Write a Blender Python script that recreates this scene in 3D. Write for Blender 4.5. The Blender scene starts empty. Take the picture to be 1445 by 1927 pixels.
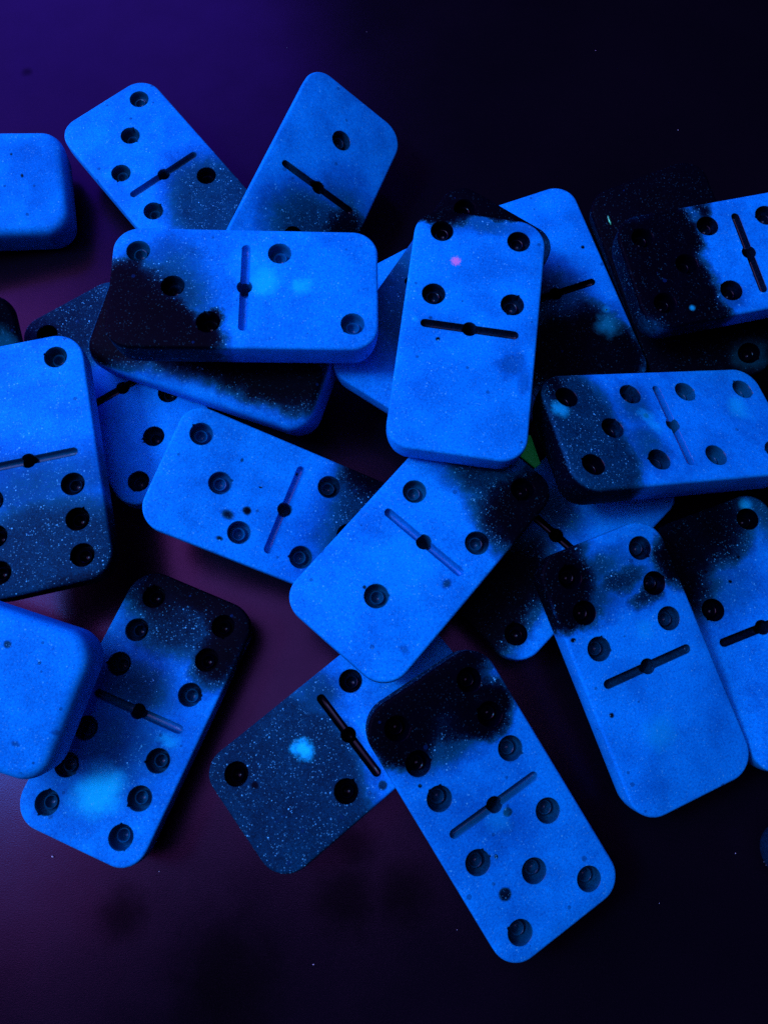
import bpy, bmesh, math, random
from mathutils import Matrix, Vector
from mathutils.geometry import delaunay_2d_cdt
random.seed(4)
SC=bpy.context.scene
COL=SC.collection
MM=0.001                      # everything below is measured in millimetres
CAM={"C": [0.0, -44.9808, 147.8042], "R": [[0.9997886, -0.0205614, 0.0], [0.0196706, 0.9564772, -0.2911433], [0.0059863, 0.2910817, 0.9566795]], "f": 1369.94}
DOM=[
{"n":"D1","P":[-51.508,75.498,11.687],"R":[[0.756535,-0.653386,0.027224],[0.653463,0.753703,-0.070122],[0.025298,0.070839,0.997167]],"pips":[[7.33,19.8],[0,13],[-7.33,6.2],[7.33,-19.8],[-7.33,-6.2],[-7.33,-19.8],[7.33,-6.2]],"fl":0,"blobs":[[5.32,-14.15,12,14,0.5,0.3]],"spots":[[-9.84,7.42,1.2,0.2]],"wm":1.0,"label":"blue domino, three pips over four, lying flat at upper left behind the others","pd":0.45,"fleck":[]},
{"n":"D2","P":[-15.737,68.254,16.856],"R":[[0.81318,0.355257,0.461011],[-0.281793,0.933388,-0.222217],[-0.509246,0.050793,0.859121]],"pips":[[0,13],[0,-13]],"fl":0,"blobs":[[2.91,-10.22,11,9,0.55,0.5],[9.66,-5.34,4,6,0.9,0.4],[6.63,1.13,6,5,0.35,0.8],[-0.03,0.42,1.6,1,0.9,0.3],[-0.58,-9.95,7,6,0.5,0.6]],"spots":[],"wm":1.0,"label":"blue domino with one pip near its raised top end, leaning atop the heap","pd":0.6,"fleck":[]},
{"n":"D3","P":[-26.411,32.907,31.848],"R":[[-0.031431,-0.998689,0.04041],[0.999492,-0.031621,-0.004066],[0.005339,0.040261,0.999175]],"pips":[[7.33,19.8],[0,13],[-7.33,6.2],[7.33,-6.2],[-7.33,-19.8]],"fl":0,"blobs":[[-5.87,20.17,6.5,7,1,0.35],[-11.27,22.5,7,5,1,0.35],[-8.46,13.85,6,6.5,1,0.3],[-11.07,9.45,3.8,6,1,0.4],[-6.71,5.46,2.3,2.2,0.85,0.4],[4.27,13.33,6,7,0.35,0.8],[0.7,22.17,5,5,1,0.4],[-0.85,16.32,4,3.5,0.85,0.5],[-2.53,17.14,9,11,0.55,0.6]],"spots":[[1.44,-3.79,2.8,0.65],[0.1,-10.36,1.8,0.6],[3.99,-0.77,3.4,0.2]],"wm":0.7,"label":"horizontal domino with three diagonal pips and two pips, its left end filled with black pigment","pd":0.3,"fleck":[]},
{"n":"D4","P":[14.894,25.967,30.453],"R":[[0.992951,0.114991,0.028724],[-0.114128,0.993011,-0.030079],[-0.031982,0.026588,0.999135]],"pips":[[7.33,19.8],[-7.33,6.2],[-7.33,19.8],[7.33,6.2]],"fl":0,"blobs":[[-8.05,24.78,5.5,2.2,1,0.35],[-1.0,26.18,8,2.6,1,0.4],[5.2,25.98,5,1.8,0.9,0.6],[-0.14,22.72,9,2.2,0.3,0.6],[8.58,-6.28,2.8,2.2,0.2,0.4],[10.75,-9.12,1.2,2.6,0.15,0.4],[-5.46,-2.88,0.35,0.35,0.8,0.5],[-7.3,1.2,0.3,0.3,0.3,0.5],[-11.5,23.5,3.5,2.2,1,0.4],[-7.95,23.84,5,3,1,0.4]],"spots":[[-10.07,0.55,0.5,0.3]],"wm":1.0,"label":"upright domino at the centre of the heap with four pips above a blank half","pd":0.75,"fleck":[]},
{"n":"D5","P":[36.121,46.814,10.976],"R":[[0.941477,-0.333283,-0.050432],[0.327789,0.94011,-0.093526],[0.078582,0.071522,0.994339]],"pips":[],"fl":0,"blobs":[[-2.08,-13.23,12,10.5,1,0.35],[-1.91,-0.24,6,6,0.75,0.9],[4.6,-13.03,5,8,0.9,0.5],[9.54,8.42,0.35,0.35,0.9,0.4],[5.73,-14.71,6,6,1,0.3],[4.98,-19.55,8,5,1,0.3]],"spots":[[8.18,-10.68,2.2,0.25],[8.82,-6.99,0.8,0.2]],"wm":1.0,"label":"domino with a blank blue top end and black lower half, tucked behind the central domino","pd":0.85,"fleck":[[8.77,-7.1,0.25,0.6]]},
{"n":"D6","P":[70.947,47.438,25.533],"R":[[-0.231643,-0.972672,0.015812],[0.971607,-0.232133,-0.045755],[0.048175,0.004764,0.998828]],"pips":[[7.33,19.8],[-7.33,6.2],[-7.33,19.8],[7.33,6.2],[0,13],[7.33,-19.8],[-7.33,-6.2],[-7.33,-19.8],[7.33,-6.2]],"fl":0,"blobs":[[1.6,23.02,13,13,1,0.2],[6.98,13.6,8,5.5,1,0.25],[-7.06,15.42,8,7,1,0.25],[11.07,6.11,2.5,1.6,0.8,0.6],[-11.48,10.92,2,3,0.8,0.5],[-0.59,12.2,5,3.8,0.5,0.3],[-8.52,8.28,2.5,4,0.3,0.5]],"spots":[[-9.39,14.88,0.5,0.5]],"wm":0.8,"label":"domino at the upper right edge, its left half black resin with five pips","pd":0.8,"fleck":[]},
{"n":"D7","P":[53.633,11.462,22.522],"R":[[-0.226906,-0.952955,0.200975],[0.959252,-0.183004,0.215277],[-0.168371,0.241633,0.955649]],"pips":[[7.33,19.8],[-7.33,6.2],[-7.33,19.8],[7.33,6.2],[0,13],[7.33,-19.8],[-7.33,-6.2],[-7.33,-19.8],[7.33,-6.2]],"fl":0,"blobs":[[-0.04,20.92,17,10.5,0.56,0.18],[-8.17,17.57,7,8,0.56,0.2],[5.09,6.58,5,4,0.35,0.6],[-4.4,7.74,5,4,0.35,0.6],[10.75,21.43,4,2,0.8,0.8],[2.3,4.86,0.5,0.5,0.8,0.4]],"spots":[[4.49,22.21,1.5,0.45],[1.91,4.44,1.5,0.3],[-0.66,3.82,1.5,0.3],[2.43,-16.86,2.2,0.4]],"wm":1.7,"label":"domino at right, five pips on its dim speckled half and four on the bright half","pd":0.45,"fleck":[]},
{"n":"D8","P":[-65.703,1.869,21.677],"R":[[0.968651,-0.247507,0.021325],[0.248223,0.967747,-0.043016],[-0.00999,0.046961,0.998847]],"pips":[[7.33,19.8],[-7.33,6.2],[7.33,-19.8],[-7.33,-6.2],[-7.33,-19.8],[7.33,-6.2],[7.33,-13],[-7.33,-13]],"fl":0,"blobs":[[1.13,-19.93,17,13.5,0.58,0.3],[-0.05,-5.52,17,7,0.35,0.8],[6.12,-24.99,14,4,0.75,0.8]],"spots":[],"wm":1.7,"label":"large domino at the left edge, two pips on bright blue above six on dark speckle","pd":0.45,"fleck":[]},
{"n":"D9","P":[-55.157,23.237,9.139],"R":[[0.815831,-0.577964,0.019439],[0.578291,0.81537,-0.027407],[-1e-05,0.033601,0.999435]],"pips":[[-7.33,19.8],[7.33,6.2],[7.33,-6.2],[0,-13],[-7.33,-19.8]],"fl":0,"blobs":[[-5.57,23.01,18,15,0.66,0.3]],"spots":[],"wm":1.0,"label":"domino on the table under the left heap, its speckled dark end showing one pip","pd":0.75,"fleck":[]},
{"n":"D10","P":[-18.876,-4.514,15.246],"R":[[0.329634,-0.922095,0.202687],[0.941695,0.305783,-0.140382],[0.067467,0.237144,0.969129]],"pips":[[7.33,19.8],[0,13],[-7.33,6.2],[7.33,-19.8],[-7.33,-6.2],[-7.33,-19.8],[7.33,-6.2],[0,-13]],"fl":0,"blobs":[[5.96,-14.68,17,8,0.6,0.6],[12.28,-13.39,4,6,0.95,0.5],[0.96,-12.14,2.2,2,0.6,0.6],[-4.96,9.4,0.75,1,0.72,0.6],[-2.96,6.42,0.75,0.75,0.85,0.35],[-9.66,9.01,0.35,0.6,0.72,0.6],[2.19,5.75,0.2,0.35,0.7,0.4],[5.66,10.94,0.4,0.3,0.4,0.4],[7.51,0.4,0.25,0.25,0.7,0.4]],"spots":[],"wm":1.0,"label":"slanting domino left of centre, three diagonal pips, right end fading into black speckle","pd":0.3,"fleck":[]},
{"n":"D11","P":[7.21,-11.971,21.406],"R":[[0.770663,0.635507,0.047013],[-0.636017,0.771658,-0.005092],[-0.039514,-0.025977,0.998881]],"pips":[[7.33,19.8],[-7.33,6.2],[-7.33,19.8],[7.33,6.2],[0,-13]],"fl":0,"blobs":[[6.37,14.95,6,5.5,0.72,0.45],[10.42,18.55,6.5,10,1,0.3],[1.29,16.63,9,5,0.6,0.5],[14.1,13.73,4,3,1,0.5],[7.95,-3.08,0.7,0.9,0.4,0.5],[-2.56,-13.16,0.3,0.3,0.8,0.4],[9.61,-16.86,0.9,0.7,0.2,0.5],[-16.04,0.23,0.2,0.2,0.5,0.4]],"spots":[[0.13,-6.37,6,0.12]],"wm":1.0,"label":"bright domino in the middle of the heap, one pip below its bar and four above","pd":0.4,"fleck":[]},
{"n":"D12","P":[-5.643,-45.282,9.473],"R":[[0.641001,0.765582,-0.054781],[-0.762575,0.643336,0.067807],[0.087155,-0.00169,0.996193]],"pips":[[7.33,19.8],[-7.33,6.2],[-7.33,19.8],[7.33,6.2],[-7.33,-19.8],[7.33,-6.2]],"fl":0,"blobs":[[-0.8,-15.05,19,15.5,0.6,0.15],[7.64,-5.98,4,6,0.4,0.7],[-8.7,-1.41,6,6,0.45,0.7],[-3.64,-18.3,0.6,0.6,0.8,0.4],[10.65,-0.55,0.8,0.8,0.55,0.3],[10.64,-17.28,0.8,0.8,0.3,0.5]],"spots":[[-2.77,-7.9,1.5,0.95]],"wm":1.0,"label":"dark speckled domino lying lower centre with a bright blue spot and two pips","pd":0.75,"fleck":[]},
{"n":"D13","P":[19.538,-56.074,16.338],"R":[[0.827293,-0.533331,0.17648],[0.559809,0.808898,-0.179713],[-0.046908,0.24747,0.967759]],"pips":[[7.33,19.8],[-7.33,6.2],[-7.33,19.8],[7.33,6.2],[7.33,13],[-7.33,13],[7.33,-19.8],[-7.33,-6.2],[-7.33,-19.8],[7.33,-6.2],[0,-13]],"fl":0,"blobs":[[-0.81,22.92,15,5,1,0.25],[-7.66,19.63,5.5,6,1,0.22],[6.74,14.86,6,5,1,0.3],[0.8,17.69,6,6,0.8,0.35],[-0.36,13.24,9,4,0.5,0.6],[-2.08,-3.32,8,7,0.12,0.6],[1.33,-2.33,0.8,0.8,0.55,0.25],[-6.19,-13.18,1,1,0.75,0.25],[-8.98,9.81,0.3,0.3,0.8,0.4],[-4.24,-7.21,0.3,0.4,0.7,0.4],[-7.28,16.81,5,4,1,0.3]],"spots":[[-0.62,-2.77,2,0.15]],"wm":0.72,"label":"lowest domino of the heap, six pips on its black end and five on the bright","pd":0.5,"fleck":[]},
{"n":"D14","P":[47.421,-32.594,16.088],"R":[[0.91074,-0.379016,0.16401],[0.40321,0.901937,-0.154697],[-0.089295,0.207019,0.974253]],"pips":[[7.33,19.8],[-7.33,6.2],[-7.33,19.8],[7.33,6.2],[7.33,13],[-7.33,13]],"fl":0,"blobs":[[-10.37,22.04,4.6,9,1,0.25],[-10.84,14.71,2.8,4,1,0.4],[-7.67,24.54,6,3,0.9,0.5],[-2.21,19.43,7,3,0.45,0.6],[-5.44,14.6,5,4,0.45,0.6],[1.78,15.86,5,2.2,0.62,0.6],[4.74,11.15,3.6,1.8,0.65,0.6],[4.89,17.75,4,2,0.2,0.8],[13.61,15.48,4.5,5.5,1,0.35],[-9.78,-5.1,0.4,0.4,0.8,0.4],[-11.21,9.38,0.45,0.35,0.9,0.4],[-7.02,19.75,3.5,5,1,0.4],[-7.59,13.43,2.6,3.2,0.9,0.4]],"spots":[[-3.0,-11.29,2.8,0.25],[1.95,5.74,1.6,0.2]],"wm":1.15,"label":"lower right domino with six pips above a blank half, black at its upper left corner","pd":0.6,"fleck":[]},
{"n":"D15","P":[71.84,-24.358,10.222],"R":[[0.929188,-0.368682,0.026131],[0.369457,0.9285,-0.03727],[-0.010522,0.044285,0.998964]],"pips":[[-7.33,6.2],[7.33,19.8]],"fl":0,"blobs":[[-5.32,21.77,10,9,0.93,0.45],[1.85,22.0,7,7,0.8,0.5],[11.6,20.17,4,6,0.45,0.6],[-4.68,9.32,9,6,0.3,0.9],[2.1,13.66,0.3,0.3,0.8,0.4],[-5.31,13.27,0.3,0.3,0.8,0.4],[-1.69,9.96,0.3,0.3,0.8,0.4],[-10.57,15.87,6,9,1,0.4]],"spots":[[8.36,22.62,1.1,0.5]],"wm":1.0,"label":"domino cut off by the right edge, dark upper left corner, bright patch above one pip","pd":0.8,"fleck":[]},
{"n":"D16","P":[33.799,-7.114,9.989],"R":[[0.719557,0.69177,-0.060754],[-0.693093,0.720847,-0.00098],[0.043117,0.042813,0.998152]],"pips":[[0,13],[7.33,-19.8],[-7.33,-6.2]],"fl":0,"blobs":[[-0.28,-21.18,8.5,19,1,0.3],[-0.76,-8.56,7,7,0.6,0.8],[-3.84,3.49,6,5,0.5,0.8]],"spots":[],"wm":1.0,"label":"dark domino sandwiched beneath the right side of the heap, one lone pip near its tip","pd":0.85,"fleck":[[0.42,4.27,0.22,0.3]]},
{"n":"D17","P":[-74.241,-34.737,20.02],"R":[[0.297679,0.948495,-0.108372],[0.947795,-0.280031,0.152539],[0.114335,-0.148122,-0.982338]],"pips":[[7.33,19.8],[-7.33,6.2],[-7.33,19.8],[7.33,6.2]],"fl":1,"blobs":[[7.16,10.9,0.6,0.6,0.45,0.3],[5.95,16.75,0.3,0.3,0.3,0.3],[-3.61,23.3,0.4,0.7,0.22,0.4],[-7.0,18.08,0.4,0.7,0.25,0.4],[-8.94,21.77,0.25,0.25,0.3,0.3]],"spots":[],"wm":1.0,"label":"domino lying face down at the left edge above the lowest left domino, plain bright back","pd":0.3,"fleck":[]},
{"n":"D18","P":[-99.486,71.746,5.551],"R":[[-0.153795,0.971436,-0.180721],[0.970573,0.182817,0.156733],[0.185294,-0.151298,-0.970966]],"pips":[[7.33,19.8],[-7.33,6.2]],"fl":1,"blobs":[[1.22,15.1,0.5,0.3,0.6,0.4],[6.41,13.25,0.3,0.3,0.5,0.4],[5.08,15.17,9,6,0.06,0.9]],"spots":[],"wm":1.0,"label":"domino lying face down at the upper left edge, plain blue back with rounded rim","pd":0.3,"fleck":[]},
{"n":"D19","P":[-97.381,21.191,18.805],"R":[[0.105999,0.960442,0.257517],[-0.81454,0.232408,-0.531517],[-0.570341,-0.153418,0.806954]],"pips":[[7.33,19.8],[-7.33,6.2]],"fl":0,"blobs":[[-7.69,21.82,30,30,0.95,0.1]],"spots":[[-3.04,21.54,2.4,0.12]],"wm":1.0,"label":"black corner of a domino poking in at the left edge, above the large two-pip-over-six domino","pd":0.8,"fleck":[]},
{"n":"D21","P":[-34.152,31.243,11.663],"R":[[0.307615,0.949181,0.066546],[0.921039,-0.314592,0.229607],[0.238874,-0.009339,-0.971006]],"pips":[[7.33,19.8],[0,13],[-7.33,6.2]],"fl":1,"blobs":[[0.31,-25.39,16,16,1,0.2],[2.26,-8.7,11.5,14,1,0.3],[-2.18,12.22,7.6,16,1,0.3]],"spots":[],"wm":0.2,"label":"face down black domino with a blue rim, wedged beneath the horizontal domino","pd":0.7,"fleck":[]},
{"n":"D22","P":[10.934,37.57,21.182],"R":[[0.848961,0.528449,-0.002576],[-0.525791,0.844182,-0.10441],[-0.053,0.089995,0.994531]],"pips":[[-7.33,19.8],[7.33,6.2],[0,-13]],"fl":0,"blobs":[[-4.48,20.64,17,9,1,0.3],[-7.96,-4.05,14,13,0.42,0.5]],"spots":[],"wm":1.0,"label":"shaded domino under the central upright one, its black speckled end peeking out on top","pd":0.85,"fleck":[]},  # black end is pigment; the dim blob paints in the neighbours' shadow
{"n":"D23","P":[9.593,33.801,9.333],"R":[[0.846103,-0.532822,-0.014497],[0.532845,0.846209,-0.002539],[0.01362,-0.005577,0.999892]],"pips":[[7.33,19.8],[-7.33,6.2]],"fl":0,"blobs":[[-1.3,-19.88,12,16,0.5,0.4]],"spots":[],"wm":1.0,"label":"sliver of a bright domino between the horizontal domino and the central upright one","pd":0.5,"fleck":[]},
{"n":"D24","P":[62.177,48.903,14.258],"R":[[0.935865,-0.322242,-0.14254],[0.286995,0.931799,-0.222225],[0.204429,0.167064,0.96452]],"pips":[[0,13],[7.33,-19.8],[-7.33,-6.2]],"fl":0,"blobs":[[1.74,-1.29,40,40,1,0.1]],"spots":[[7.4,-20.15,2.9,0.05]],"wm":0.72,"label":"black domino beneath the right edge domino, showing one ringed pip below it","pd":0.8,"fleck":[[-9.5,17.72,0.5,2.4]]},
{"n":"D25","P":[93.308,-56.293,10.239],"R":[[0.655286,0.750266,-0.087757],[-0.748646,0.660525,0.056884],[0.100644,0.028424,0.994516]],"pips":[[7.33,19.8],[-7.33,6.2]],"fl":0,"blobs":[[-10.13,-16.61,40,40,0.66,0.1]],"spots":[],"wm":1.0,"label":"dim blue rounded corner of a domino at the lower right edge, apart from the heap","pd":0.5,"fleck":[]},
{"n":"D20","P":[-43.923,-41.962,10.213],"R":[[0.93105,0.364877,-0.003149],[-0.36478,0.930946,0.016572],[0.008979,-0.014281,0.999858]],"pips":[[7.33,19.8],[-7.33,6.2],[-7.33,19.8],[7.33,6.2],[7.33,13],[-7.33,13],[7.33,-19.8],[-7.33,-6.2],[-7.33,-19.8],[7.33,-6.2],[7.33,-13],[-7.33,-13]],"fl":0,"blobs":[[-0.46,24.1,12,5.5,0.93,0.45],[8.37,22.24,5,6,0.93,0.4],[8.22,13.58,4.6,5,0.88,0.5],[-1.38,17.1,9,7,0.68,0.5],[-3.14,3.64,8,5,0.5,0.7],[-7.96,19.87,5,3.5,0.85,0.6],[0.9,-5.77,10,9,0.28,0.6],[-4.3,-15.68,8,6,0.2,0.9],[9.7,19.53,3.5,5,1,0.4],[9.5,14.32,2.6,2.6,0.95,0.4],[-2.91,24.43,9,2.6,1,0.4]],"spots":[[-0.19,-14.64,3.6,0.75],[7.3,-2.63,1.4,0.35]],"wm":1.3,"label":"double six domino at lower left with a black top end and a glowing patch","pd":0.33,"fleck":[]},
]
GREEN=[[26.16, 14.97, 9.55], [29.57, 13.78, 9.75], [31.25, 7.74, 9.85], [30.26, 6.94, 9.79], [26.55, 10.28, 9.56]]
DUST=[[72.33, 102.61, 0.12], [-10.89, -84.61, 0.13], [66.63, -65.03, 0.11], [71.8, -66.38, 0.08], [72.12, -66.91, 0.07], [-39.97, -70.08, 0.1], [-59.87, -67.95, 0.2], [53.14, 128.25, 0.1], [14.75, -78.66, 0.08], [51.7, -73.66, 0.08], [-7.2, 133.03, 0.08], [-28.0, 126.99, 0.07], [-50.12, 56.78, 0.08]]
SMUDGE=[[-94.92, 117.23, 1.6], [-5.59, -73.86, 7], [-4.42, -64.93, 5], [5.08, -72.78, 6], [-25.81, -87.79, 12], [-45.95, -77.21, 5]]
# ------------------------------------------------------------------ camera
cd=bpy.data.cameras.new('camera'); cam=bpy.data.objects.new('camera',cd); COL.objects.link(cam); SC.camera=cam
m=Matrix([CAM['R'][0]+[CAM['C'][0]*MM],CAM['R'][1]+[CAM['C'][1]*MM],CAM['R'][2]+[CAM['C'][2]*MM],[0,0,0,1]])
cam.matrix_world=m
cd.sensor_fit='VERTICAL'; cd.sensor_height=36.0; cd.lens=CAM['f']/1927.0*36.0
cd.clip_start=.005; cd.clip_end=20
# ------------------------------------------------------------------ world, lamps, exposure
w=bpy.data.worlds.new('World'); SC.world=w; w.use_nodes=True
bg=w.node_tree.nodes['Background']; bg.inputs[0].default_value=(.02,.04,1,1); bg.inputs[1].default_value=.007
SC.view_settings.view_transform='Standard'; SC.view_settings.look='None'; SC.view_settings.exposure=0; SC.view_settings.gamma=1
SC.view_settings.use_curve_mapping=False
SC.cycles.use_denoising=False
SC.cycles.max_bounces=6; SC.cycles.caustics_reflective=False; SC.cycles.caustics_refractive=False
def area(name,loc,target,size,col,power,sy=None,spread=None):
    l=bpy.data.lights.new(name,'AREA'); l.color=col; l.energy=power; l.size=size
    if sy: l.shape='RECTANGLE'; l.size_y=sy
    if spread: l.spread=spread
    o=bpy.data.objects.new(name,l); COL.objects.link(o); o.location=loc
    o.rotation_euler=(Vector(target)-Vector(loc)).to_track_quat('-Z','Y').to_euler()
    return o
area('ultraviolet_lamp',(-.365,-.02,.53),(0,0,0),.12,(.006,.40,1.0),2.1,.12)
area('violet_panel',(-.34,.52,.36),(-.05,.05,0),.54,(.10,.035,1.0),1.9,.40)
area('magenta_panel',(-.40,.07,.34),(-.06,0,0),.50,(.68,.24,1.0),2.15,.60)
area('plum_fill',(-.215,.05,.37),(-.03,0,0),.26,(.42,.30,1.0),1.35,.62)  # unseen extra light, added to tint reflections in the middle of the table
pl=bpy.data.lights.new('warm_indicator_lamp','POINT'); pl.color=(1,.75,.3); pl.energy=.004; pl.shadow_soft_size=.004
po=bpy.data.objects.new('warm_indicator_lamp',pl); COL.objects.link(po); po.location=(.06,-.05,.30)
# ------------------------------------------------------------------ node helpers
class NT:
    def __init__(s,mat): s.t=mat.node_tree; s.n=s.t.nodes; s.l=s.t.links
    def node(s,ty,**kw):
        n=s.n.new(ty)
        for k,v in kw.items(): setattr(n,k,v)
        return n
    def put(s,sock,v):
        if hasattr(v,'is_linked') or hasattr(v,'node'): s.l.new(v,sock)
        elif v is not None: sock.default_value=v
    def math(s,op,a,b=None,c=None,clamp=False):
        n=s.node('ShaderNodeMath',operation=op); n.use_clamp=clamp
        s.put(n.inputs[0],a)
        if b is not None: s.put(n.inputs[1],b)
        if c is not None: s.put(n.inputs[2],c)
        return n.outputs[0]
    def vmath(s,op,a,b=None,out=0):
        n=s.node('ShaderNodeVectorMath',operation=op); s.put(n.inputs[0],a)
        if b is not None: s.put(n.inputs[1],b)
        return n.outputs[out]
    def noise(s,vec,scale,detail=2,rough=.5,col=False):
        n=s.node('ShaderNodeTexNoise'); s.put(n.inputs['Vector'],vec); n.inputs['Scale'].default_value=scale
        n.inputs['Detail'].default_value=detail; n.inputs['Roughness'].default_value=rough
        return n.outputs[1 if col else 0]
    def ramp(s,f,stops,interp='LINEAR'):
        n=s.node('ShaderNodeValToRGB'); s.put(n.inputs[0],f); cr=n.color_ramp; cr.interpolation=interp
        while len(cr.elements)<len(stops): cr.elements.new(.5)
        for e,(p,c) in zip(cr.elements,stops): e.position=p; e.color=(*c,1) if len(c)==3 else c
        return n.outputs[0]
    def maprange(s,v,a,b,c=0,d=1,smooth=True):
        n=s.node('ShaderNodeMapRange'); n.interpolation_type='SMOOTHSTEP' if smooth else 'LINEAR'
        s.put(n.inputs[0],v); n.inputs[1].default_value=a; n.inputs[2].default_value=b; n.inputs[3].default_value=c; n.inputs[4].default_value=d
        return n.outputs[0]
    def mix(s,f,a,b,ty='RGBA'):
        n=s.node('ShaderNodeMix',data_type=ty)
        ia,ib,o=(6,7,2) if ty=='RGBA' else (2,3,0)
        s.put(n.inputs[0],f); s.put(n.inputs[ia],a); s.put(n.inputs[ib],b); return n.outputs[o]
def new_mat(name):
    m=bpy.data.materials.new(name); m.use_nodes=True
    return m,NT(m),m.node_tree.nodes['Principled BSDF']
# ------------------------------------------------------------------ resin: blue pigment, clear smoky zones, a painted shadow, black zones, glitter
def resin_material(d,seed,liner=0.0):
    m,t,b=new_mat('resin_liner' if liner else 'resin')
    tc=t.node('ShaderNodeTexCoord').outputs['Object']
    mmv=t.vmath('SCALE',tc); mmv.node.inputs['Scale'].default_value=1000.0
    sv=t.vmath('ADD',mmv,(seed*37.1,seed*11.7,seed*5.3))
    flat=t.vmath('MULTIPLY',mmv,(1,1,.0))
    n1=t.vmath('SUBTRACT',t.noise(sv,.13,2,.5,True),(.5,.5,.5))
    n2=t.vmath('SUBTRACT',t.noise(sv,.45,5,.68,True),(.5,.5,.5))
    n3=t.vmath('SUBTRACT',t.noise(sv,3.2,2,.6,True),(.5,.5,.5))
    s1=t.vmath('SCALE',n1); s1.node.inputs['Scale'].default_value=4.0
    s2=t.vmath('SCALE',n2); s2.node.inputs['Scale'].default_value=3.6
    s3=t.vmath('SCALE',n3); s3.node.inputs['Scale'].default_value=.9
    warp=t.vmath('ADD',t.vmath('ADD',t.vmath('ADD',flat,s1),s2),s3)
    small=t.vmath('ADD',flat,t.vmath('SCALE',n2)); 
    small.node.inputs[1].links[0].from_node.inputs['Scale'].default_value=.5
    tot=None
    def blob(x,y,rx,ry,soft):
        src=warp if rx>1.3 else small
        v=t.vmath('SUBTRACT',src,(x,y,0)); v=t.vmath('MULTIPLY',v,(1/rx,1/ry,0))
        L=t.vmath('LENGTH',v,out=1)
        return t.maprange(L,1+soft*1.15,1-soft*1.3,0,1)
    for x,y,rx,ry,val,soft in d['blobs']:
        o=t.math('MULTIPLY',blob(x,y,rx,ry,soft),val)
        if tot is None: tot=o
        elif val>=.8: tot=t.math('SUBTRACT',1,t.math('MULTIPLY',t.math('SUBTRACT',1,tot),t.math('SUBTRACT',1,o)))
        else: tot=t.math('MAXIMUM',tot,o)
    glow=None
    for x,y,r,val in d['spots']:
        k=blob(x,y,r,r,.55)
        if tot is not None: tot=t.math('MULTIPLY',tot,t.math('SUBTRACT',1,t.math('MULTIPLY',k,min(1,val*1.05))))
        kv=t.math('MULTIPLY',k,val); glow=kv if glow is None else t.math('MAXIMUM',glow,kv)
    if tot is None: tot=t.math('MULTIPLY',0,0)
    # walls can carry less or more of the smoke than the face
    sep=t.node('ShaderNodeSeparateXYZ'); t.put(sep.inputs[0],mmv)
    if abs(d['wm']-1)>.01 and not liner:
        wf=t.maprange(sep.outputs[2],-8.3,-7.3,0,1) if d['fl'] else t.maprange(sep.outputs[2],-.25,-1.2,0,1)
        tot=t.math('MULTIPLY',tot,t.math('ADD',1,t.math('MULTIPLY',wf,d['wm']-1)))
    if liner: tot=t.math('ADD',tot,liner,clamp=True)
    # mottling
    mot=t.noise(sv,.35,4,.6); mot2=t.noise(sv,2.6,3,.7); grain=t.noise(sv,7.5,2,.7)
    dk=t.math('MULTIPLY',t.maprange(tot,.15,.6,0,1),t.maprange(tot,1.0,.8,0,1))
    tot=t.math('ADD',tot,t.math('MULTIPLY',t.math('SUBTRACT',mot,.5),.16))
    tot=t.math('ADD',tot,t.math('MULTIPLY',t.math('MULTIPLY',t.math('SUBTRACT',mot2,.52),.62),dk))
    tot=t.math('ADD',tot,t.math('MULTIPLY',t.math('SUBTRACT',grain,.5),t.math('ADD',.16,t.math('MULTIPLY',dk,.42))),clamp=True)
    col=t.ramp(tot,[(0,(.0004,.50,.98)),(.10,(.0004,.36,.80)),(.22,(.0004,.24,.52)),(.38,(.0004,.15,.22)),(.60,(.0006,.042,.072)),(.82,(.0006,.005,.014)),(1,(.0005,.0008,.004))])
    sh=t.ramp(t.noise(sv,2.6,4,.85),[(.34,(.38,.38,.52)),(.5,(.78,.78,.86)),(.64,(1,1,1))])
    col=t.mix(.85,col,sh); col.node.blend_type='MULTIPLY'
    big=t.ramp(t.noise(sv,.11,3,.6),[(.33,(.60,.56,.66)),(.60,(1,1,1))])
    col=t.mix(.8,col,big); col.node.blend_type='MULTIPLY'
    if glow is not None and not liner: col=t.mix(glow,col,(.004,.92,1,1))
    # tiny bubbles
    vb=t.node('ShaderNodeTexVoronoi'); t.put(vb.inputs['Vector'],t.vmath('MULTIPLY',sv,(1,1,.3))); vb.inputs['Scale'].default_value=.45
    vr=t.node('ShaderNodeSeparateColor'); t.put(vr.inputs[0],vb.outputs['Color'])
    bub=t.math('MULTIPLY',t.math('LESS_THAN',vb.outputs['Distance'],t.math('MULTIPLY',vr.outputs[1],.22)),t.math('GREATER_THAN',vr.outputs[0],.80))
    if not liner: col=t.mix(t.math('MULTIPLY',bub,.5),col,(.0005,.03,.10,1))
    # glitter flakes of two sizes
    def flakes(scale,thr,prob):
        v=t.node('ShaderNodeTexVoronoi'); t.put(v.inputs['Vector'],sv); v.inputs['Scale'].default_value=scale
        c=t.node('ShaderNodeSeparateColor'); t.put(c.inputs[0],v.outputs['Color'])
        return t.math('MULTIPLY',t.math('LESS_THAN',v.outputs['Distance'],thr),t.math('GREATER_THAN',c.outputs[0],prob)),c
    f1,c1=flakes(2.0,.30,.91); f2,c2=flakes(3.2,.38,.78)
    am=t.maprange(tot,.10,.42,.62,.85); am=t.math('MULTIPLY',am,t.maprange(tot,.95,.72,.10,1))
    patch=t.maprange(t.noise(sv,.38,3,.6),.38,.60,.22,1)
    gl=t.math('MULTIPLY',t.math('MAXIMUM',f1,t.math('MULTIPLY',f2,.55)),t.math('MULTIPLY',am,patch))
    gl=t.math('MULTIPLY',gl,t.math('ADD',.25,c1.outputs[1]),clamp=True)
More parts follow.
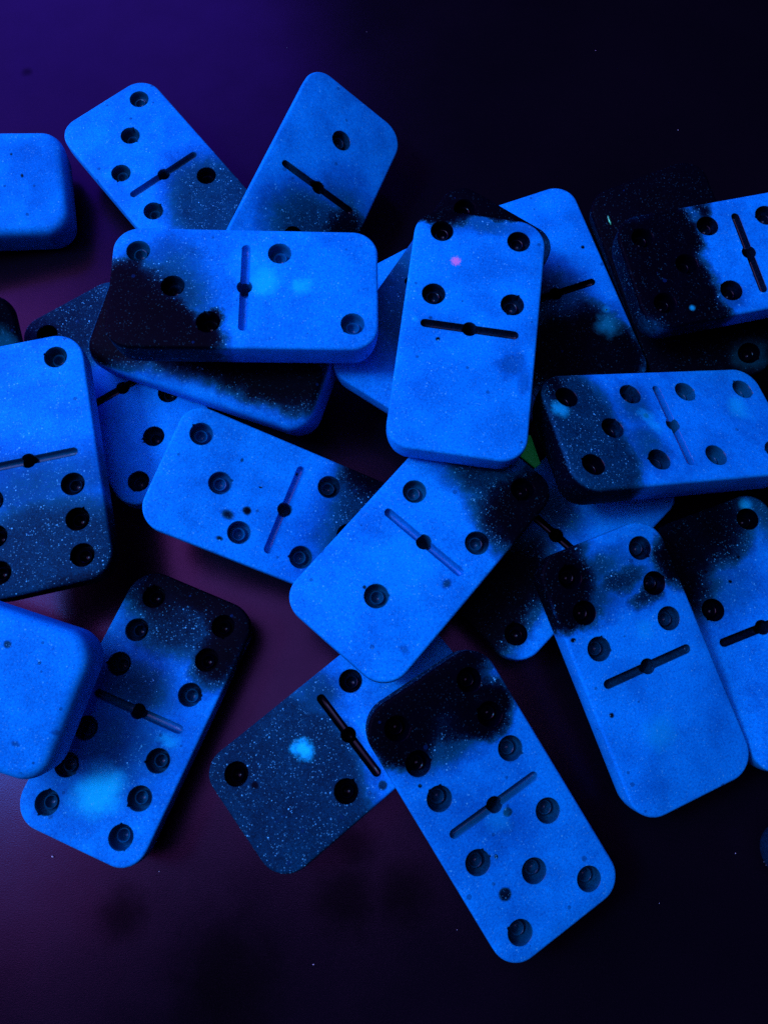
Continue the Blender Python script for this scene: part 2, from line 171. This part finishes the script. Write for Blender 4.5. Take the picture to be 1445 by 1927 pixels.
    if not liner and d['n']!='D25': col=t.mix(gl,col,(.10,.8,.9,1))
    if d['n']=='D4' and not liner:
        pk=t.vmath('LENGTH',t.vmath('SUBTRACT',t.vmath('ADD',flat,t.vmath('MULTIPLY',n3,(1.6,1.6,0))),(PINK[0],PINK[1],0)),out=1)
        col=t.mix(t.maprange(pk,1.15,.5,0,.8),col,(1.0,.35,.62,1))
    t.l.new(col,b.inputs['Base Color'])
    if not liner:
        b.inputs['Subsurface Weight'].default_value=.14
        b.inputs['Subsurface Radius'].default_value=(.6,1.1,1.5); b.inputs['Subsurface Scale'].default_value=MM*.8
        b.inputs['Roughness'].default_value=.6
        b.inputs['Specular IOR Level'].default_value=.03
        hb=t.math('ADD',t.math('MULTIPLY',mot2,.6),t.math('MULTIPLY',bub,-1.0))
        bp=t.node('ShaderNodeBump'); bp.inputs['Strength'].default_value=.25; bp.inputs['Distance'].default_value=.00012
        t.l.new(hb,bp.inputs['Height']); t.l.new(bp.outputs[0],b.inputs['Normal'])
    else:
        b.inputs['Roughness'].default_value=.2; b.inputs['Specular IOR Level'].default_value=.16
    return m
# ------------------------------------------------------------------ domino mesh
W,L,T,CR=12.5,24.5,8.5,5.0
PR,SR,SH,HR=2.15,.78,9.05,1.38
def rrect(off,cr,n=12):
    pts=[]; hx,hy=W-off,L-off
    for (sx,sy,a0),c in zip(((1,1,0),(-1,1,90),(-1,-1,180),(1,-1,270)),cr):
        r=max(c-off,.3); cx,cy=sx*(hx-r),sy*(hy-r)
        for k in range(n+1):
            a=math.radians(a0+90*k/n); pts.append((cx+r*math.cos(a),cy+r*math.sin(a)))
    return pts
def circ(x,y,r,n,nick=()):
    # round outline; a nick is a little tear in the rim
    return [(x+(r+nick.get(k,0))*math.cos(2*math.pi*k/n),y+(r+nick.get(k,0))*math.sin(2*math.pi*k/n)) for k in range(n)]
def slot_loop(r,hr,n=8):
    # capsule with the round pin hole in its middle, as one outline (counter-clockwise)
    pts=[]; e=SH-r
    for k in range(n+1):
        a=-math.pi/2+math.pi*k/n; pts.append((e+r*math.cos(a),r*math.sin(a)))
    a1=math.asin(r/hr)
    for k in range(n+1):
        a=a1+(math.pi-2*a1)*k/n; pts.append((hr*math.cos(a),hr*math.sin(a)))
    for k in range(n+1):
        a=math.pi/2+math.pi*k/n; pts.append((-e+r*math.cos(a),r*math.sin(a)))
    for k in range(n+1):
        a=math.pi+a1+(math.pi-2*a1)*k/n; pts.append((hr*math.cos(a),hr*math.sin(a)))
    return pts
def link(name,bm,mat,parent=None,smooth=35):
    me=bpy.data.meshes.new(name)
    bmesh.ops.recalc_face_normals(bm,faces=bm.faces)
    bm.to_mesh(me); bm.free()
    for p in me.polygons: p.use_smooth=True
    me.materials.append(mat)
    o=bpy.data.objects.new(name,me); COL.objects.link(o)
    if smooth: 
        me.set_sharp_from_angle(angle=math.radians(smooth))
    if parent: o.parent=parent
    return o
PROF=[(.5,0),(.28,-.06),(.10,-.2),(.02,-.4),(0,-.7),(0,-1.9),(.03,-3.0),(.16,-4.2),(.42,-5.4),(.8,-6.4),(1.35,-7.3),(2.1,-8.0),(3.0,-8.4),(3.6,-8.5)]
PROF_BACK=[(.5,0),(.28,-.06),(.10,-.2),(.02,-.4),(0,-.7),(0,-2.5),(.0,-4.6),(.04,-5.9),(.16,-6.9),(.45,-7.6),(.9,-8.1),(1.5,-8.38),(2.3,-8.5)]
def body_mesh(pips,nicks,rng,back,deep):
    PF=PROF_BACK if back else PROF
    bm=bmesh.new(); g=.04
    cr=[CR+rng.uniform(-.55,.5) for _ in range(4)]
    outer=rrect(PF[0][0],cr)
    loops=[outer]+[circ(x,y,PR+g,40,nk) for (x,y),nk in zip(pips,nicks)]+[slot_loop(SR+g,HR+g)]
    vs=[];es=[]
    for lp in loops:
        b0=len(vs); vs+=[Vector(p) for p in lp]; es+=[(b0+k,b0+(k+1)%len(lp)) for k in range(len(lp))]
    r=delaunay_2d_cdt(vs,es,[],0,1e-7)
    V=[bm.verts.new((v.x*MM,v.y*MM,0)) for v in r[0]]
    def inside(p,lp):
        c=False; j=len(lp)-1
        for i in range(len(lp)):
            xi,yi=lp[i];xj,yj=lp[j]
            if (yi>p[1])!=(yj>p[1]) and p[0]<(xj-xi)*(p[1]-yi)/(yj-yi)+xi: c=not c
            j=i
        return c
    for f in r[2]:
        cx=sum(r[0][k].x for k in f)/len(f);cy=sum(r[0][k].y for k in f)/len(f)
        if inside((cx,cy),outer) and not any(inside((cx,cy),lp) for lp in loops[1:]):
            try: bm.faces.new([V[k] for k in f])
            except ValueError: pass
    # map input vertex -> output vertex by position
    key={(round(v.x,5),round(v.y,5)):V[i] for i,v in enumerate(r[0])}
    def ring(lp): return [key[(round(Vector(p).x,5),round(Vector(p).y,5))] for p in lp]
    def stitch(a,b):
        n=len(a)
        for k in range(n): bm.faces.new((a[k],a[(k+1)%n],b[(k+1)%n],b[k]))
    prev=ring(outer)
    for off,z in PF[1:]:
        if z<-3: z=-3+(z+3)*(1+deep/5.5)
        cur=[bm.verts.new((x*MM,y*MM,z*MM)) for x,y in rrect(off,cr)]; stitch(prev,cur); prev=cur
    bm.faces.new(prev)
    for lp,(x,y) in zip(loops[1:-1],pips):
        a=ring(lp); b=[bm.verts.new((px*MM,py*MM,-3.9*MM)) for px,py in lp]; stitch(a,b); bm.faces.new(b)
    a=ring(loops[-1]); b=[bm.verts.new((px*MM,py*MM,-6.8*MM)) for px,py in loops[-1]]; stitch(a,b); bm.faces.new(b)
    return bm
def pip_mesh(x,y,nick,rng):
    # countersunk dimple: steep rim, sloping shelf, raised lip round a small deeper cup
    prof=[(PR+.10,.012),(PR-.02,-.10),(PR-.09,-.7),(PR-.12,-1.45),(PR-.25,-2.1),(1.62,-2.35),(1.36,-2.2),(1.24,-1.5),(1.15,-1.38),(1.02,-1.46),(.95,-2.0),(.8,-2.6),(.45,-2.9),(0,-2.95)]
    bm=bmesh.new(); n=40; ox,oy=rng.uniform(-.16,.16),rng.uniform(-.16,.16); dp=rng.uniform(.85,1.2); prev=None
    for r,z in prof:
        if r==0:
            c=bm.verts.new(((x+ox)*MM,(y+oy)*MM,z*dp*MM))
            for k in range(n): bm.faces.new((prev[k],prev[(k+1)%n],c))
            break
        f=1 if r<1.3 else 0
        cur=[]
        for k in range(n):
            a=2*math.pi*k/n; rr=r+(nick.get(k,0) if r>1.9 else 0)
            cur.append(bm.verts.new(((x+ox*f+rr*math.cos(a))*MM,(y+oy*f+rr*math.sin(a))*MM,(z*dp if z<-.5 else z)*MM)))
        if prev:
            for k in range(n): bm.faces.new((prev[k],prev[(k+1)%n],cur[(k+1)%n],cur[k]))
        prev=cur
    return bm
def groove_arm(s):
    # one arm of the groove: a shallow round-ended trough running out from the pin hole
    bm=bmesh.new(); prev=None; e=SH-SR
    for g,z in((.07,.012),(-.02,-.08),(-.06,-.7),(-.2,-1.15),(-.45,-1.35)):
        r=SR+g; x0=math.sqrt(max((HR-.02)**2-r*r,.01)); lp=[]; n=10
        for k in range(6): lp.append((x0+(e-x0)*k/5,-r))
        for k in range(1,n): 
            a=-math.pi/2+math.pi*k/n; lp.append((e+r*math.cos(a),r*math.sin(a)))
        for k in range(6): lp.append((e-(e-x0)*k/5,r))
        cur=[bm.verts.new((s*x*MM,y*MM,z*MM)) for x,y in lp]
        if prev:
            for k in range(len(cur)-1): bm.faces.new((prev[k],prev[k+1],cur[k+1],cur[k]))
        prev=cur
    bm.faces.new(prev)
    return bm
def hole_mesh():
    bm=bmesh.new(); n=32; prev=None; a1=math.asin((SR+.02)/HR)
    for r,z in((HR+.08,.012),(HR-.02,-.1),(HR-.04,-.93),(HR-.06,-3.6),(HR-.2,-5.8),(.4,-6.5)):
        cur=[bm.verts.new((r*math.cos(2*math.pi*k/n)*MM,r*math.sin(2*math.pi*k/n)*MM,z*MM)) for k in range(n)]
        if prev:
            for k in range(n):
                a=2*math.pi*(k+.5)/n; gap=abs(math.sin(a))*HR<SR and z>-1.0
                if not gap: bm.faces.new((prev[k],prev[(k+1)%n],cur[(k+1)%n],cur[k]))
        prev=cur
    bm.faces.new(prev); return bm
PINK=None
flm,ft,fb=new_mat('green_glitter'); fb.inputs['Base Color'].default_value=(.05,.9,.25,1); fb.inputs['Metallic'].default_value=.6; fb.inputs['Roughness'].default_value=.35
fn=ft.noise(ft.node('ShaderNodeTexCoord').outputs['Object'],4000,2); ft.l.new(ft.ramp(fn,[(.35,(.01,.12,.03)),(.6,(.1,1,.35))]),fb.inputs['Base Color'])
GROUP='resin dominoes heaped on the dark table'
for idx,d in enumerate(DOM):
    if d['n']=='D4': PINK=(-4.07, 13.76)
    root=bpy.data.objects.new('domino',None); COL.objects.link(root); root.empty_display_size=.01
    Rm=Matrix(d['R']).to_4x4(); Rm.translation=Vector(d['P'])*MM; root.matrix_world=Rm
    root['label']=d['label']; root['category']='domino'; root['group']=GROUP
    rng=random.Random(idx*7+1)
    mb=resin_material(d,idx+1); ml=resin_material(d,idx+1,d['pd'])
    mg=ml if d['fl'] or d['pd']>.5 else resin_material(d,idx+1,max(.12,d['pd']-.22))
    nicks=[{rng.randrange(40):rng.uniform(.18,.38) for _ in range(rng.choice((0,0,1,1,2)))} for _ in d['pips']]
    body=link('body',body_mesh(d['pips'],nicks,rng,d['fl'],.6 if d['n'] in('D3','D4','D7','D8','D11') else 0),mb,root,40)
    if not d['fl']:
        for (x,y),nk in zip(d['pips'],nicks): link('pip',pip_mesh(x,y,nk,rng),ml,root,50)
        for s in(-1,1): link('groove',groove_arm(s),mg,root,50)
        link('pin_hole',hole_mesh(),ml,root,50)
        for x,y,r,asp in d['fleck']:
            bm=bmesh.new()
            pts=[(r*(.8+.4*rng.random())*math.cos(a)*(1 if asp<=1 else .5),r*(.8+.4*rng.random())*math.sin(a)*max(asp,.6)) for a in [k*math.pi/4 for k in range(8)]]
            top=[bm.verts.new(((x+a)*MM,(y+b)*MM,.06*MM)) for a,b in pts]; bot=[bm.verts.new(((x+a)*MM,(y+b)*MM,.004*MM)) for a,b in pts]
            bm.faces.new(top); bm.faces.new(bot[::-1])
            for k in range(8): bm.faces.new((top[k],bot[k],bot[(k+1)%8],top[(k+1)%8]))
            link('glitter_fleck',bm,flm,root,0)
# ------------------------------------------------------------------ table
m,t,b=new_mat('dark_table')
tc=t.vmath('SCALE',t.node('ShaderNodeTexCoord').outputs['Object']); tc.node.inputs['Scale'].default_value=1000
n=t.noise(tc,.02,4,.55); n2=t.noise(tc,4.0,2,.6)
col=t.ramp(n,[(.3,(.002,.002,.004)),(.7,(.004,.003,.006))])
sm=None
for x,y,r in SMUDGE:
    v=t.vmath('SUBTRACT',t.vmath('ADD',tc,t.vmath('MULTIPLY',t.vmath('SUBTRACT',t.noise(tc,.25,3,.6,True),(.5,.5,.5)),(r*.9,r*.9,0))),(x,y,0))
    k=t.maprange(t.vmath('LENGTH',t.vmath('MULTIPLY',v,(1,1,0)),out=1),r*1.3,r*.2,0,.75)
    sm=k if sm is None else t.math('MAXIMUM',sm,k)
col=t.mix(sm,col,(.001,.001,.001,1))
col=t.mix(t.math('MULTIPLY',t.maprange(n2,.45,.75,0,1),.3),col,(.012,.006,.012,1))
t.l.new(col,b.inputs['Base Color'])
t.l.new(t.maprange(t.noise(tc,.06,3),.3,.7,.21,.26),b.inputs['Roughness'])
t.l.new(t.math('MULTIPLY',t.math('SUBTRACT',1,t.math('MULTIPLY',sm,.8)),t.maprange(t.noise(tc,.11,4),.3,.7,.235,.265)),b.inputs['Specular IOR Level'])
b.inputs['Specular Tint'].default_value=(1,.45,1,1)
bp=t.node('ShaderNodeBump'); bp.inputs['Strength'].default_value=.3; bp.inputs['Distance'].default_value=.00005
t.l.new(n2,bp.inputs['Height']); t.l.new(bp.outputs[0],b.inputs['Normal'])
bm=bmesh.new(); s=.9
q=[bm.verts.new(p) for p in((-s,-s,0),(s,-s,0),(s,s,0),(-s,s,0))]; bm.faces.new(q)
q2=[bm.verts.new((v.co.x,v.co.y,-.03)) for v in q]; bm.faces.new(q2[::-1])
for k in range(4): bm.faces.new((q[k],q2[k],q2[(k+1)%4],q[(k+1)%4]))
tb=link('table_top',bm,m,None,30); tb['kind']='structure'
tb.location=(0,0,-.0001)
# green scrap on the table
gm,gt,gb=new_mat('green_card')
gn=gt.noise(gt.vmath('SCALE',gt.node('ShaderNodeTexCoord').outputs['Object']),3.0,3); 
gt.n['Vector Math'].inputs['Scale'].default_value=1000
gt.l.new(gt.ramp(gn,[(.3,(.02,.35,.05)),(.7,(.04,.45,.09))]),gb.inputs['Base Color']); gb.inputs['Roughness'].default_value=.8
gb.inputs['Emission Color'].default_value=(.02,1,.26,1); gb.inputs['Emission Strength'].default_value=.022   # slight green emission added because the card lies in shadow
bm=bmesh.new()
top=[bm.verts.new((x*MM,y*MM,(z+.65)*MM)) for x,y,z in GREEN]; bot=[bm.verts.new((x*MM,y*MM,(z+.05)*MM)) for x,y,z in GREEN]
bm.faces.new(top); bm.faces.new(bot[::-1])
for k in range(len(top)): bm.faces.new((top[k],bot[k],bot[(k+1)%len(top)],top[(k+1)%len(top)]))
g=link('card_scrap',bm,gm,None,30); g['label']='small pointed scrap of dark green card in the gap right of the central domino'; g['category']='card scrap'
# dust
dm,dt,db=new_mat('dust'); db.inputs['Roughness'].default_value=.9
dn=dt.noise(dt.node('ShaderNodeTexCoord').outputs['Object'],3000,2); dt.l.new(dt.ramp(dn,[(.3,(.35,.45,.5)),(.7,(.55,.6,.65))]),db.inputs['Base Color'])
bm=bmesh.new()
for x,y,r in DUST:
    ret=bmesh.ops.create_icosphere(bm,subdivisions=1,radius=r*MM,matrix=Matrix.Translation((x*MM,y*MM,r*.6*MM))@Matrix.Rotation(random.uniform(0,3),4,'Z')@Matrix.Diagonal((1.4,.8,.6,1)))
o=link('dust',bm,dm,None,0); o['kind']='stuff'; o['label']='a few pale dust specks scattered on the dark table top'; o['category']='dust'
